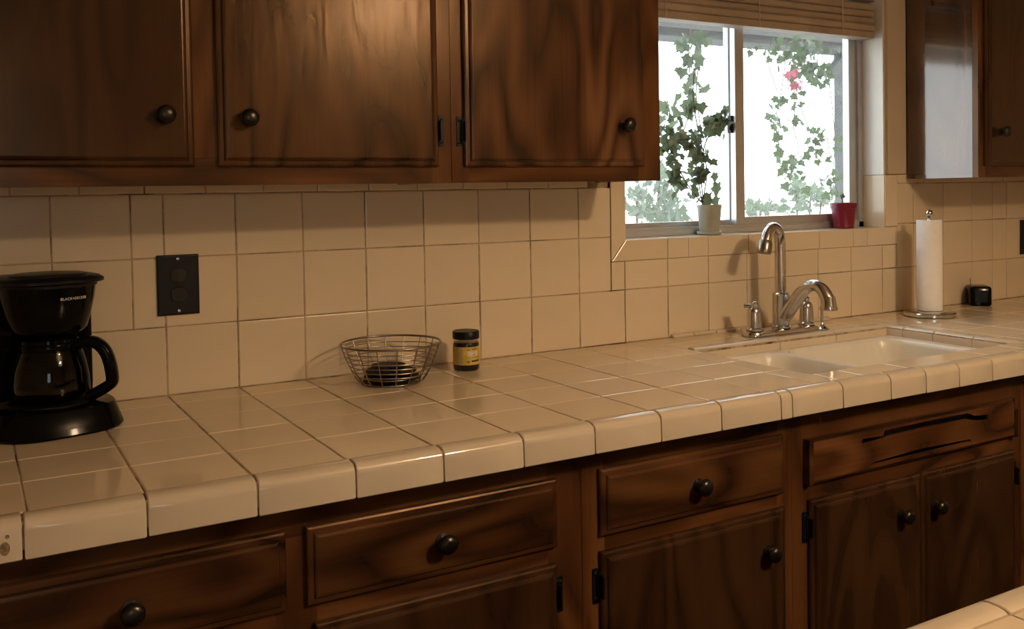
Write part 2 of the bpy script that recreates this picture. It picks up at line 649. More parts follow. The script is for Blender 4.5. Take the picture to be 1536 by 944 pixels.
tb = [1.283, 1.353, 1.423, 1.573, 1.713, 1.857, 2.004, 2.066]
trim_piece([(1.097, 1.123), (tb[0], 1.123), (tb[0], WZ0), (WX0, WZ0)])
for a, b in zip(tb[:-1], tb[1:]):
    trim_piece([(a, 1.123), (b, 1.123), (b, WZ0), (a, WZ0)])
trim_piece([(tb[-1], 1.123), (2.207, 1.123), (2.207, WZ0), (tb[-1], WZ0)])
trim_piece([(1.097, 1.123), (WX0, WZ0), (WX0, 1.343), (1.097, 1.343)])
trim_piece([(2.207, WZ0), (2.207, 1.343), (WX1, 1.343), (WX1, WZ0)])
# sill tiles lying in the window opening, and tiled lower jamb
sx = [WX0] + [1.283, 1.423, 1.573, 1.713, 1.857, 2.004] + [WX1]
for a, b in zip(sx[:-1], sx[1:]):
    link('sill_tile', tile_mesh(b - a - .002, .084, 'z', 'tile'), wall, ((a + b) / 2, .041, WZ0))
link('sill_bed', mesh('sill_bed', box(WX0 - .003, WX1 + .003, .003, .15, WZ0 - .0079, WZ0 - .0025), 'grout'), wall)
link('jamb_tile', mesh('jamb_tile', box(WX1 - .002, WX1 + .0039, .001, YG - .008, WZ0 + .0005, 1.341), 'tile'), wall)
link('jamb_tile', mesh('jamb_tile', box(WX0 - .0039, WX0 + .002, .001, YG - .008, WZ0 + .0005, 1.341), 'tile'), wall)
# painted casing and reveal above the tile
struct('trim_1', join(box(WX1 - .003, WX1 + .0039, .002, YG - .008, 1.343, WZ1)), 'jamb', 'glossy white painted window reveal')
struct('trim_2', box(WX1 + .012, 2.2475, -.004, .0059, 1.3445, 2.02), 'paint', 'beige painted board beside the window')
struct('trim_3', box(WX0 - .003, WX0 + .003, .002, YG - .008, 1.343, WZ1), 'jamb', 'glossy white painted window reveal')
struct('baseboard_front', box(XL, XR, YF, YF + .015, 0, .09), 'jamb', 'white painted baseboard')

# ------------------------------------------------------------------ window
win = Thing('window_1', 'sliding aluminium kitchen window with two panes', None, (1.6465, YG, WZ0), kind='structure')
zb, zt = WZ0 + .001, WZ1 - .001
win.wpart('window_frame', join(box(WX0, WX1, YG - .012, YG + .05, zb, zb + .016), box(WX0, WX1, YG - .012, YG + .05, zt - .025, zt),
                               box(WX0, WX0 + .022, YG - .012, YG + .05, zb, zt), box(WX1 - .022, WX1, YG - .012, YG + .05, zb, zt)), 'aluminium')
win.wpart('track', join(box(WX0 + .022, WX1 - .022, YG - .009, YG - .005, zb + .016, zb + .022), box(WX0 + .022, WX1 - .022, YG + .018, YG + .021, zb + .016, zb + .024)), 'aluminium')


def sash(x0, x1, y0, y1, bw, bottom):
    s = win.wpart('sash', join(box(x0, x0 + bw, y0, y1, zb + .018, zt - .02), box(x1 - bw, x1, y0, y1, zb + .018, zt - .02),
                               box(x0 + bw, x1 - bw, y0, y1, zb + .018, zb + .018 + bottom), box(x0 + bw, x1 - bw, y0, y1, zt - .045, zt - .02)), 'aluminium')
    m = (y0 + y1) / 2
    g = win.wpart('pane', box(x0 + bw - .003, x1 - bw + .003, m - .0005, m + .0005, zb + .018 + bottom - .003, zt - .042), 'glass', parent=s)
    return s


sash(1.166, 1.634, YG + .024, YG + .044, .022, .018)
sash(1.612, 2.127, YG - .004, YG + .016, .034, .026)
win.wpart('latch', join(box(1.604, 1.611, YG + .006, YG + .02, 1.47, 1.52), box(1.596, 1.606, YG + .004, YG + .012, 1.478, 1.50)), 'black_metal')

# ------------------------------------------------------------------ wooden blind, pulled up
bl = Thing('window_blind', 'wooden slatted blind pulled up to the head of the window', 'blind', (1.6465, .045, 1.765))
bl.wpart('bottom_rail', move(rbox(.985, .05, [(.002, 0), (0, .003), (0, .018), (.002, .021)], .006), 1.642, .044, 1.768), 'blind')
for k in range(4):
    z = 1.7905 + k * .0215
    sh = rbox(.985, .052 - .006 * (k % 2), [(.003, 0), (0, .004), (0, .0145), (.003, .0195)], .006)
    o = bl.wpart('slat', move(sh, 1.642 + RNG.uniform(-.003, .003), .044 + RNG.uniform(-.003, .003), z), 'blind')
for k in range(2):
    z = 1.882 + k * .016
    bl.wpart('slat', move(rbox(.985, .05, [(.001, 0), (0, .001), (0, .003), (.001, .004)], .004), 1.642, .044, z), 'blind')
bl.wpart('head_rail', box(1.148, 2.144, .022, .07, 1.908, 1.929), 'blind')
for x in (1.30, 1.642, 1.985):
    bl.wpart('cord', tube([(x, .016, 1.77), (x, .016, 1.91)], .0012, 6), 'cord')


# ------------------------------------------------------------------ hardware shared by the cabinets
def face_y(shape):
    """Turn a z-up shape so that its axis points out of the cabinet front (-y)."""
    return xf(shape, Matrix.Rotation(math.radians(90), 4, 'X'))


KNOB = mesh('knob', face_y(lathe([(.0125, 0), (.0125, .002), (.0075, .004), (.0060, .009), (.0075, .013), (.0135, .016), (.0162, .0205), (.0155, .025), (.0115, .029), (.006, .0308), (.0005, .0312)], 28)), 'bronze', 50)
HINGE = mesh('hinge', join(box(-.0055, .0055, -.0022, 0, -.031, .031), face_y(move(lathe([(.0035, 0), (.0035, .0015), (.001, .0028)], 10), 0, .022, .002)),
                           face_y(move(lathe([(.0035, 0), (.0035, .0015), (.001, .0028)], 10), 0, -.022, .002)),
                           tube([(.0065, -.004, -.024), (.0065, -.004, .024)], .0034, 10), box(.0055, .0088, -.018, -.004, -.020, .020)), 'black_metal', 35)
DOOR = [(0, 0), (0, .006), (.0016, .0085), (.0045, .0098), (.0105, .0104), (.0112, .0128), (.0130, .0150), (.0165, .0162), (.0185, .0165)]
YU, YB = -.250, -.620            # face-frame planes of the upper and the base cabinets


def door(t, name, x0, x1, z0, z1, y, mat, knob=None, hinge=None, hz=(), t_back=.0004):
    d = t.wpart(name, move(slab(x1 - x0, z1 - z0, DOOR), (x0 + x1) / 2, y - t_back, (z0 + z1) / 2), mat)
    if knob:
        t.piece('knob', KNOB, (knob[0], y - .0168, knob[1]), d)
    for z in hz:
        if hinge == 'left':
            t.piece('hinge', HINGE, (x0 - .0090, y - .0003, z), d)
        elif hinge == 'right':
            h = t.piece('hinge', HINGE, (x1 + .0090, y - .0003, z), d, (0, math.pi, 0))
    return d


def frame(t, y, th, stiles, rails):
    for x0, x1, z0, z1 in stiles:
        t.wpart('stile', box(x0, x1, y, y + th, z0, z1), 'wood_frame_v')
    for x0, x1, z0, z1 in rails:
        t.wpart('rail', box(x0, x1, y, y + th, z0, z1), 'wood_frame_h')


def upper(x0, x1, label, doors, mids=(), side_left=.018):
    zb_, zt_ = 1.328, 2.12
    t = Thing('wall_cabinet', label, 'cabinet', ((x0 + x1) / 2, 0, zb_), group='dark wooden wall cabinets')
    lo, hi = doors[0][0] + .012, doors[-1][1] - .012
    st = [(x0 + .0005, lo, zb_, zt_), (hi, x1 - .0005, zb_, zt_)] + [(a, b, zb_ + .0485, zt_ - .06) for a, b in mids]
    frame(t, YU, .018, st, [(lo, hi, zb_, zb_ + .048), (lo, hi, zt_ - .059, zt_)])
    for a, b in ((x0 + .0005, x0 + .0165), (x1 - .0165, x1 - .0005)):
        t.wpart('side_panel', box(a, b, YU + .0185, -.0075, zb_, zt_), 'wood_side')
    t.wpart('bottom_panel', box(x0 + .017, x1 - .017, YU + .0185, -.0075, zb_ + .012, zb_ + .026), 'wood_h')
    t.wpart('top_panel', box(x0 + .017, x1 - .017, YU + .0185, -.0075, zt_ - .016, zt_), 'wood_h')
    for (a, b, kn, hg, *wd) in doors:
        door(t, 'door', a, b, 1.361, 2.085, YU, wd[0] if wd else 'wood_v', kn, hg, (1.433, 2.01))
    return t


upper(-1.19, -.46, 'dark wooden wall cabinet next to the side wall above the coffee maker', [(-1.15, -.842, (-.885, 1.45), 'left'), (-.808, -.50, (-.765, 1.45), 'right')], [(-.865, -.785)])
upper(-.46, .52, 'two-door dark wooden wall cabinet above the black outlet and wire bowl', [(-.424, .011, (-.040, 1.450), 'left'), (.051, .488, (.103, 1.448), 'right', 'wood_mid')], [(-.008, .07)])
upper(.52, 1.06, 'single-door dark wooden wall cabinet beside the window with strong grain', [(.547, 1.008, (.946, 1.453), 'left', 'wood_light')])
upper(2.248, 2.90, 'dark wooden wall cabinet above the paper towel, its side reflecting the window', [(2.272, 2.565, (2.332, 1.462), 'right'), (2.585, 2.876, (2.82, 1.462), 'left')], [(2.55, 2.60)])
upper(2.901, XR - .002, 'dark wooden wall cabinet in the corner past the small black radio', [(2.93, 3.36, (2.985, 1.462), 'right')])


def base(x0, x1, label, drawers, doors, front=None, mids=(), side_top=.872):
    z0, z1 = .10, .872
    t = Thing('base_cabinet', label, 'cabinet', ((x0 + x1) / 2, -.3, 0), group='dark wooden base cabinets')
    lo, hi = doors[0][0] + .013, doors[-1][1] - .013
    st = [(x0 + .0004, lo, z0, z1), (hi, x1 - .0004, z0, z1)] + [(a, b, z0 + .03, .8025 if not front else .6545) for a, b in mids]
    cuts = sorted([lo] + [v for m_ in mids for v in m_] + [hi])
    rails = [(lo, hi, .803 if not front else .787, z1), (lo, hi, z0, z0 + .0295)]
    for a, b in (zip(cuts[0::2], cuts[1::2]) if not front else [(lo, hi)]):
        rails.append((a, b, .655, .712 if not front else .704))
    frame(t, YB, .019, st, rails)
    for a, b in ((x0 + .0004, x0 + .0164), (x1 - .0164, x1 - .0004)):
        t.wpart('side_panel', box(a, b, YB + .0195, -.02, z0, side_top), 'wood_v')
    t.wpart('bottom_panel', box(x0 + .017, x1 - .017, YB + .0195, -.02, z0, z0 + .016), 'wood_in')
    t.wpart('back_panel', box(x0 + .017, x1 - .017, -.02, -.012, z0, z1), 'wood_in')
    t.wpart('toe_kick', box(x0 + .0004, x1 - .0004, YB + .07, YB + .085, 0, z0 - .0004), 'wood_in')
    for (a, b, kx) in drawers:
        d = door(t, 'drawer', a, b, .697, .816, YB, 'wood_h', (kx, .755))
    for (a, b, kn, hg, hz) in doors:
        door(t, 'door', a, b, .13, .669, YB, 'wood_v', kn, hg, hz)
    if front:
        front(t)
    return t


def plate_with_slots(x0, x1, z0, z1, y0, y1, holes):
    """A board with ragged slots cut through it."""
    loops = [[(x0, z0), (x1, z0), (x1, z1), (x0, z1)]] + holes
    flat = [p for l in loops for p in l]
    tris = tessellate_polygon([[Vector((x, z, 0)) for x, z in l] for l in loops])
    n = len(flat)
    v = [(x, y0, z) for x, z in flat] + [(x, y1, z) for x, z in flat]
    f = [tuple(t_) for t_ in tris] + [tuple(n + i for i in reversed(t_)) for t_ in tris]
    o = 0
    for l in loops:
        k = len(l)
        for i in range(k):
            j = (i + 1) % k
            f.append((o + i, o + j, n + o + j, n + o + i))
        o += k
    return v, f


def sink_front(t):
    yf = YB - .015
    pix = lambda l: [(at(x, y, yf).x, at(x, y, yf).z) for x, y in l]
    s1 = pix([(1291, 667), (1294, 659), (1325, 654), (1327, 646), (1390, 632), (1452, 620), (1462, 624), (1483, 622), (1482, 630), (1464, 631), (1450, 629), (1385, 642), (1330, 655), (1322, 659)])
    s2 = pix([(1302, 698), (1316, 692), (1375, 675), (1384, 673), (1455, 659), (1457, 662), (1386, 679), (1320, 695)])
    x0, x1, z0, z1 = 1.121, 1.823, .703, .795
    d = t.wpart('false_front', plate_with_slots(x0 + .013, x1 - .013, z0 + .0055, z1 - .006, YB - .0152, YB - .0090, [s1, s2]), 'wood_frame_h', label='false drawer panel with two long split dark slots')
    t.wpart('edge_bead', join(box(x0, x0 + .0125, YB - .0165, YB - .0004, z0, z1), box(x1 - .0125, x1, YB - .0165, YB - .0004, z0, z1),
                              box(x0 + .0125, x1 - .0125, YB - .0105, YB - .0004, z0, z0 + .0053), box(x0 + .0125, x1 - .0125, YB - .0105, YB - .0004, z1 - .0058, z1)), 'wood_h', parent=d)


base(-1.19, -.42, 'dark wooden base cabinet next to the side wall left of the drawers', [(-1.15, -.83, -.99), (-.79, -.46, -.62)], [(-1.15, -.83, (-.87, .594), 'left', (.61,)), (-.79, -.46, (-.75, .594), 'right', (.61,))], mids=[(-.84, -.78)])
base(-.42, .577, 'dark wooden base cabinet with two wide drawers side by side over doors', [(-.378, .051, -.165), (.081, .522, .300)],
     [(-.378, .051, (.00, .594), 'left', (.612,)), (.092, .520, (.14, .594), 'right', (.612,))], mids=[(.035, .098)])
base(.577, 1.087, 'dark wooden base cabinet with one drawer above a single knobbed door', [(.612, 1.058, .828)], [(.612, 1.060, (1.003, .594), 'left', (.609,))])
base(1.087, 1.860, 'dark wooden sink cabinet with split false front and paired doors', [], [(1.130, 1.4745, (1.398, .594), 'left', (.614,)), (1.4775, 1.822, (1.510, .594), 'right', (.607,))], sink_front, mids=[(1.455, 1.497)], side_top=.69)
base(1.860, 2.62, 'dark wooden base cabinet to the far side of the sink cabinet', [(1.90, 2.58, 2.24)], [(1.90, 2.235, (2.19, .594), 'left', (.61,)), (2.245, 2.58, (2.29, .594), 'right', (.61,))], mids=[(2.21, 2.27)], side_top=.69)
base(2.62, XR - .002, 'dark wooden base cabinet in the far corner of the counter', [(2.66, 3.35, 3.0)], [(2.66, 3.0, (2.95, .594), 'left', (.61,)), (3.01, 3.35, (3.06, .594), 'right', (.61,))], mids=[(2.975, 3.035)])

# ------------------------------------------------------------------ tiled counter
OX0, OX1, OY0, OY1 = 1.205, 1.905, -.565, -.200        # sink opening
TRIM = .034
ZBED = ZC - .0018
ct = Thing('countertop', 'long cream tiled kitchen counter with rounded edge tiles under the window', 'countertop', (.6, -.3, .872))
ct.wpart('grout_bed', join(box(XL + .001, OX0, -.672, -.0005, .8725, ZBED), box(OX1 + .002, XR - .001, -.672, -.0005, .8725, ZBED),
                           box(OX0, OX1 + .002, -.672, OY0 - .001, .8725, ZBED), box(OX0, OX1 + .002, OY1 + .001, -.0005, .8725, ZBED)), 'grout')
rows = [-.001, -.085, -.227, -.3605, -.494, -.6395]
hole = (OX0, OX1 + TRIM, OY0, OY1 + TRIM)


def minus(r, h):
    x0, x1, y0, y1 = r
    a0, a1, b0, b1 = h
    if x1 <= a0 or x0 >= a1 or y1 <= b0 or y0 >= b1:
        return [r]
    out = []
    if x0 < a0:
        out.append((x0, a0, y0, y1))
    if x1 > a1:
        out.append((a1, x1, y0, y1))
    c0, c1 = max(x0, a0), min(x1, a1)
    if y0 < b0:
        out.append((c0, c1, y0, b0))
    if y1 > b1:
        out.append((c0, c1, b1, y1))
    return out


lanes = [XL + .001] + [k * P for k in range(-8, 24) if k * P < XR - .03] + [XR - .001]
for a, b in zip(lanes[:-1], lanes[1:]):
    for y1_, y0_ in zip(rows[:-1], rows[1:]):
        for (p, q_, r_, s_) in minus((a, b, y0_, y1_), hole):
            if q_ - p < .014 or s_ - r_ < .012:
                continue
            me = tile_mesh(q_ - p - .0026, s_ - r_ - .0014, 'z', 'counter_tile')
            ct.piece('tile', me, ((p + q_) / 2, (r_ + s_) / 2, ZC + RNG.uniform(-.0004, .0004)), None, (RNG.uniform(-.0022, .0022), RNG.uniform(-.0022, .0022), 0))


def nose_profile(yf, sgn):
    """Rounded edge tile: sgn = -1 faces -y, +1 faces +y."""
    pr = [(.0375, -.006), (.0375, .0002), (.0345, .0022), (.028, .0034), (.018, .0034), (.0105, .0020), (.0050, -.0014), (.0016, -.0062), (0, -.013), (0, -.0475), (.0015, -.049), (.0055, -.049), (.0055, -.006)]
    return [(yf - sgn * a, ZC + b) for a, b in pr]


nx = [XL + .001, -1.019, -.873, -.728, -.583, -.4375, -.292, -.1465, -.001, .143, .2855, .429, .569, .711, .852, 1.003, 1.033, 1.175, 1.319, 1.431, 1.544, 1.663, 1.79, 1.93, 2.073, 2.215, 2.358, 2.5, 2.643, 2.785, 2.928, 3.07, 3.213, XR - .001]
prf = nose_profile(-D_NOSE, -1)
for a, b in zip(nx[:-1], nx[1:]):
    j = RNG.uniform(-.0004, .0004)
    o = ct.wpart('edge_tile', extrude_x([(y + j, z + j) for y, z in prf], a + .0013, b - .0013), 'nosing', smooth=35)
    if abs(a + .4375) < .01:
        for sx_, sz_, sr_, st_ in ((-.3095, .894, .0026, 1.0), (-.3125, .8795, .0058, 1.5)):
            ct.wpart('stain_spot', xf(face_y(lathe([(sr_, 0), (sr_ * .8, .00015), (.0005, .0002)], 14)), Matrix.Translation((sx_, -.6784 + j, sz_)) @ Matrix.Diagonal((1, 1, st_, 1))), 'stain', parent=o)
# quarter-round trims along the back and the right edge of the sink
q = [(TRIM, -.006), (TRIM, .0010), (.029, .0042), (.020, .0050), (.011, .0034), (.0040, -.0015), (0, -.0085), (0, -.0250), (.006, -.0250), (.006, -.006)]
sxs = [OX0, 1.49, 1.70, OX1]
for a, b in zip(sxs[:-1], sxs[1:]):
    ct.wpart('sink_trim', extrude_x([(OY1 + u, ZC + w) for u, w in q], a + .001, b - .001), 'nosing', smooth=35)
sys_ = [OY0, -.46, -.345, -.25, OY1 + TRIM]
for a, b in zip(sys_[:-1], sys_[1:]):
    sh = extrude_x([(u, ZC + w) for u, w in q], a + .001, b - .001)
    sh = [(OX1 + p[1], p[0], p[2]) for p in sh[0]], sh[1]
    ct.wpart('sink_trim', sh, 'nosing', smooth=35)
# thin bead tile at the foot of the backsplash behind the tap
bx = [1.288, 1.36, 1.44, 1.53, 1.62, 1.71, 1.80, 1.89]
for a, b in zip(bx[:-1], bx[1:]):
    ct.wpart('bead_tile', extrude_x([(-.0008, ZC + .0006), (-.014, ZC + .0006), (-.014, ZC + .004), (-.011, ZC + .0075), (-.006, ZC + .009), (-.0008, ZC + .009)], a + .001, b - .001), 'nosing', smooth=35)

# ------------------------------------------------------------------ sink, one moulded double bowl
ZS = ZC - .0245


def rr_sdf(x, y, cx, cy, hw, hd, r):
    qx, qy = abs(x - cx) - hw + r, abs(y - cy) - hd + r
    return math.hypot(max(qx, 0), max(qy, 0)) + min(max(qx, qy), 0) - r


NX, NY = 150, 82
sv, sf = [], []
X0, X1, Y0, Y1 = OX0 - .0, OX1 + .0015, OY0, OY1 + .001
for j in range(NY + 1):
    y = Y0 + (Y1 - Y0) * j / NY
    for i in range(NX + 1):
        x = X0 + (X1 - X0) * i / NX
        z = ZS
        for cx, hw, dep in ((1.343, .103, .115), (1.666, .198, .165)):
            d = -rr_sdf(x, y, cx, -.383, hw, .152, .06)
            if d > -.012:
                t_ = min(1, max(0, (d + .012) / .040))
                z -= dep * (t_ * t_ * (3 - 2 * t_)) + max(0, d - .028) * .06
        if (i in (0, NX)) or (j in (0, NY)):
            z = ZS
        sv.append((x, y, z))
for j in range(NY):
    for i in range(NX):
        a = j * (NX + 1) + i
        sf.append((a, a + 1, a + NX + 2, a + NX + 1))
sink = Thing('sink', 'white double-bowl sink set below the tile edge under the window', 'sink', (1.55, -.38, .72))
sink.wpart('basin', (sv, sf), 'porcelain', smooth=80)
for x, y, dp in ((1.343, -.383, .115), (1.666, -.383, .165)):
    zz = ZS - dp - .007
    sink.wpart('drain', move(lathe([(.043, 0), (.043, .003), (.038, .004), (.030, .002), (.002, .001)], 28), x, y, zz), 'drain', smooth=40)

# ------------------------------------------------------------------ tap
FX, FY = 1.583, -.112
fa = Thing('kitchen_faucet', 'chrome two-handle kitchen faucet with tall gooseneck behind the sink', 'faucet', (FX, FY, ZC + .001))
fa.part('deck_plate', rbox(.262, .062, [(.0, .0002), (0, .005), (.003, .011), (.010, .014), (.014, .0145)], .030), 'steel', smooth=40)
fa.part('body', lathe([(.026, .0146), (.026, .018), (.0225, .022), (.0215, .10), (.0225, .102), (.0225, .107), (.018, .111), (.0145, .112)], 28), 'steel', smooth=40)
neck = smooth_path([(0, 0, .108), (0, 0, .20), (-.001, 0, .248), (-.010, -.003, .276), (-.036, -.010, .289), (-.062, -.018, .276), (-.077, -.023, .250), (-.083, -.025, .232)], 7)
gn = fa.part('gooseneck', tube(neck, [.0150 - .0005 * min(1, i / 30) for i in range(len(neck))], 16), 'steel', smooth=60)
tip = [(-.0755, -.0225, .254), (-.0825, -.0250, .236), (-.0860, -.0262, .222)]
fa.part('knurled_tip', tube(smooth_path(tip, 3), [.0160, .0182, .0186, .0186, .0186, .0186, .0172], 20), 'wire', parent=gn, smooth=40)
sp = smooth_path([(.0, -.012, .045), (.003, -.040, .080), (.006, -.070, .116), (.009, -.094, .134), (.012, -.116, .136), (.014, -.134, .126), (.016, -.146, .108), (.017, -.150, .092)], 6)
spo = fa.part('spout', tube(sp, [.0205 - .005 * min(1, i / 18) + (.0040 * max(0, (i - 26) / 16)) for i in range(len(sp))], 18), 'steel', smooth=60)
fa.part('spray_head', move(lathe([(.0125, -.012), (.0225, -.011), (.0232, -.006), (.0200, .004), (.0175, .020), (.016, .026)], 24), .0172, -.151, .086), 'steel', parent=spo, smooth=40)
for s in (-1, 1):
    h = fa.part('handle', move(lathe([(.0235, .0146), (.0235, .019), (.0195, .023), (.0180, .060), (.0165, .070), (.0130, .076), (.0085, .078), (.0080, .084), (.0095, .088), (.0060, .092), (.0005, .093)], 26), s * .098, 0, 0), 'steel', smooth=40)
    fa.part('lever', tube(smooth_path([(s * .098, .0, .076), (s * .098 + s * .008, .010, .080), (s * .098 + s * .014, .022, .079)], 4), [.0052] * 8 + [.0065], 10), 'steel', parent=h, smooth=60)
pp = at_z(1233, 494, ZC)
po = Thing('soap_pump', 'slim chrome deck stem with flared foot beside the faucet', 'soap pump', (pp.x, pp.y, ZC))
po.part('foot', lathe([(.019, .0006), (.0185, .003), (.011, .007), (.006, .013), (.0045, .02)], 22), 'steel', smooth=40)
po.part('stem', lathe([(.0045, .02), (.0038, .045), (.0034, .085), (.0015, .087)], 14), 'steel', smooth=40)

# ------------------------------------------------------------------ coffee maker
cm = Thing('coffee_maker', 'black drip coffee maker with glass carafe below the black outlet', 'coffee maker', (-.222, -.155, ZC + .0006), math.radians(13))


def dring(w, d_front, d_back, n=18):
    """D-shaped footprint: round front (-y), square-ish back."""
    o = []
    for k in range(n + 1):
        a = math.pi + math.pi * k / n
        o.append((w * math.copysign(abs(math.cos(a)) ** .62, math.cos(a)), d_front * math.copysign(abs(math.sin(a)) ** .8, math.sin(a))))
    o += [(w, d_back - .012), (w - .012, d_back), (-w + .012, d_back), (-w, d_back - .012)]
    return o


def dbody(levels):
    return loft([[(x, y, z) for x, y in dring(w, df, db)] for w, df, db, z in levels])


cm.part('base', dbody([(.109, .107, .099, 0), (.111, .110, .10, .004), (.1085, .107, .099, .012), (.100, .097, .098, .039), (.0975, .0945, .097, .0425), (.094, .091, .096, .0432)]), 'black', smooth=35)
cm.part('warming_plate', lathe([(.068, .0436), (.068, .0458), (.064, .0466), (.001, .0466)], 36), 'black_metal', smooth=40)
cm.part('water_tank', loft([[(x * w, .040 + (y + .5) * .060, z) for x, y in rounded(1, 1, .14, 4)] for w, z in ((.176, .0470), (.178, .06), (.178, .245), (.176, .250))]), 'black', smooth=35)
hop = cm.part('brew_basket', lathe([(.030, .166), (.055, .167), (.062, .174), (.0690, .198), (.0750, .226), (.0775, .246)], 40), 'black', smooth=35)
cm.part('basket_rim', move(lathe([(.0775, .2462), (.080, .2468), (.080, .2515), (.0785, .2525)], 40), 0, 0, 0), 'black_matt', parent=hop, smooth=35)
lid = cm.part('lid', loft([[(x, y, z) for x, y in dring(w, df, db)] for w, df, db, z in ((.083, .079, .099, .2530), (.087, .084, .102, .2545), (.087, .084, .102, .2590), (.080, .077, .096, .2640), (.050, .048, .07, .2660))]), 'black_matt', smooth=35)
cm.part('lid_disc', move(lathe([(.062, .2652), (.062, .2672), (.057, .2688), (.001, .2692)], 36), 0, -.004, 0), 'black_matt', parent=lid, smooth=40)
# carafe: its own thing, it lifts off the warming plate
cu = Thing('coffee_carafe', 'glass coffee carafe with black handle standing in the coffee maker', 'carafe', (-.222, -.155, ZC + .0478), math.radians(-22))
cu.part('glass', lathe([(.044, .0), (.054, .003), (.0595, .012), (.061, .030), (.0585, .055), (.051, .080), (.046, .092), (.046, .100)], 40, True, False), 'carafe', smooth=60)
cu.part('coffee', lathe([(.040, .003), (.052, .005), (.0575, .012), (.0588, .026), (.0005, .0265)], 36), 'coffee', smooth=40)
bnd = cu.part('band', lathe([(.0470, .086), (.0478, .0875), (.0478, .099), (.0470, .1005)], 36, False, False), 'black', smooth=40)
cu.part('carafe_lid', lathe([(.0465, .1008), (.048, .102), (.047, .108), (.034, .113), (.001, .114)], 32), 'black', smooth=40)


def ribbon(path, w, t):
    """Rectangular-section bar along a path in the x-z plane."""
    rings = []
    n = len(path)
    for i in range(n):
        a, b = path[max(i - 1, 0)], path[min(i + 1, n - 1)]
        d = Vector((b[0] - a[0], 0, b[1] - a[1])).normalized()
        nn = Vector((-d.z, 0, d.x))
        c = Vector((path[i][0], 0, path[i][1]))
        ring = []
        for k in range(12):
            al = 2 * math.pi * k / 12
            u, v = math.copysign(abs(math.cos(al)) ** .6, math.cos(al)) * t / 2, math.copysign(abs(math.sin(al)) ** .6, math.sin(al)) * w / 2
            ring.append(tuple(c + nn * u + Vector((0, v, 0))))
        rings.append(ring)
    return loft(rings)


hp = [tuple((p.x, p.z)) for p in smooth_path([(.044, 0, .094), (.062, 0, .100), (.080, 0, .096), (.094, 0, .080), (.101, 0, .058), (.104, 0, .034), (.101, 0, .024), (.084, 0, .013), (.066, 0, .004), (.0605, 0, .004)], 5)]
hd = cu.part('handle', ribbon(hp, .026, .020), 'black', smooth=50)
cu.part('handle_back', ribbon([(.0495, .090), (.0565, .066), (.0615, .040), (.0625, .016), (.0615, .006)], .020, .006), 'black', parent=hd, smooth=50)


def text_mesh(name, s, size):
    c = bpy.data.curves.new(name, 'FONT')
    c.body = s
    c.size = size
    c.align_x = 'CENTER'
    c.align_y = 'CENTER'
    c.resolution_u = 2
    o = bpy.data.objects.new(name, c)
    COL.objects.link(o)
    me = bpy.data.meshes.new_from_object(o.evaluated_get(bpy.context.evaluated_depsgraph_get()))
    v = [tuple(p.co) for p in me.vertices]
    f = [tuple(p.vertices) for p in me.polygons]
    bpy.data.objects.remove(o)
    bpy.data.curves.remove(c)
    bpy.data.meshes.remove(me)
    return v, f


tv, tf = text_mesh('logo_text', 'BLACK+DECKER', .0066)
a0 = math.radians(-90 + 16)
rad = lambda z: .0750 + (z - .226) * .125 + .0010
cm.part('logo', ([(rad(.228 + y) * math.cos(a0 + x / .076), rad(.228 + y) * math.sin(a0 + x / .076), .228 + y) for x, y, z in tv], tf), 'logo', parent=hop)
cm.part('switch', move(xf(slab(.022, .008, [(0, 0), (.0005, .0015), (.001, .002)]), Matrix.Rotation(math.radians(20), 4, 'Z') @ Matrix.Rotation(math.radians(-16), 4, 'X')), .036, -.0945, .022), 'switch')


# ------------------------------------------------------------------ outlets
def outlet(x, z, label):
    t = Thing('wall_outlet', label, 'outlet', (x, -.0012, z), group='black wall outlets')
    t.part('plate', slab(.081, .121, [(0, 0), (0, .003), (.0015, .0048), (.004, .0055)]), 'outlet')
    for s in (-1, 1):
        r = t.part('receptacle', xf(rbox(.031, .029, [(0, .0055), (0, .0072), (.0008, .0078)], .0105), Matrix.Translation((0, 0, s * .0195)) @ Matrix.Rotation(math.radians(90), 4, 'X')), 'receptacle', smooth=35, label='black receptacle face')
        t.part('slot', join(box(-.0078, -.0056, -.0083, -.0070, s * .0195 + .0005, s * .0195 + .0085), box(.0056, .0078, -.0083, -.0070, s * .0195 + .0005, s * .0195 + .0075),
                            move(face_y(lathe([(.0024, .0070), (.0024, .0083), (.0005, .0083)], 10)), 0, 0, s * .0195 - .0065)), 'slot', parent=r)
    for dz in (0, .052, -.052):
        t.part('screw', move(face_y(lathe([(.0032, .0052), (.0030, .0064), (.0010, .0068)], 12)), 0, 0, dz), 'steel' if dz else 'black_metal', smooth=40)
    return t


outlet(.025, 1.132, 'black duplex wall outlet above the coffee maker')
outlet(2.892, 1.120, 'black duplex wall outlet past the paper towel near the corner')

# ------------------------------------------------------------------ wire bowl and what lies in it
bc = at_z(587.5, 573.5, ZC)
wb = Thing('wire_bowl', 'round wire fruit bowl on the tiled counter', 'bowl', (bc.x, bc.y, ZC + .0008))


def ring_pts(r, z, n=48, wob=0.0):
    return [(r * math.cos(2 * math.pi * k / n), r * math.sin(2 * math.pi * k / n), z + wob * math.sin(5 * 2 * math.pi * k / n)) for k in range(n)]


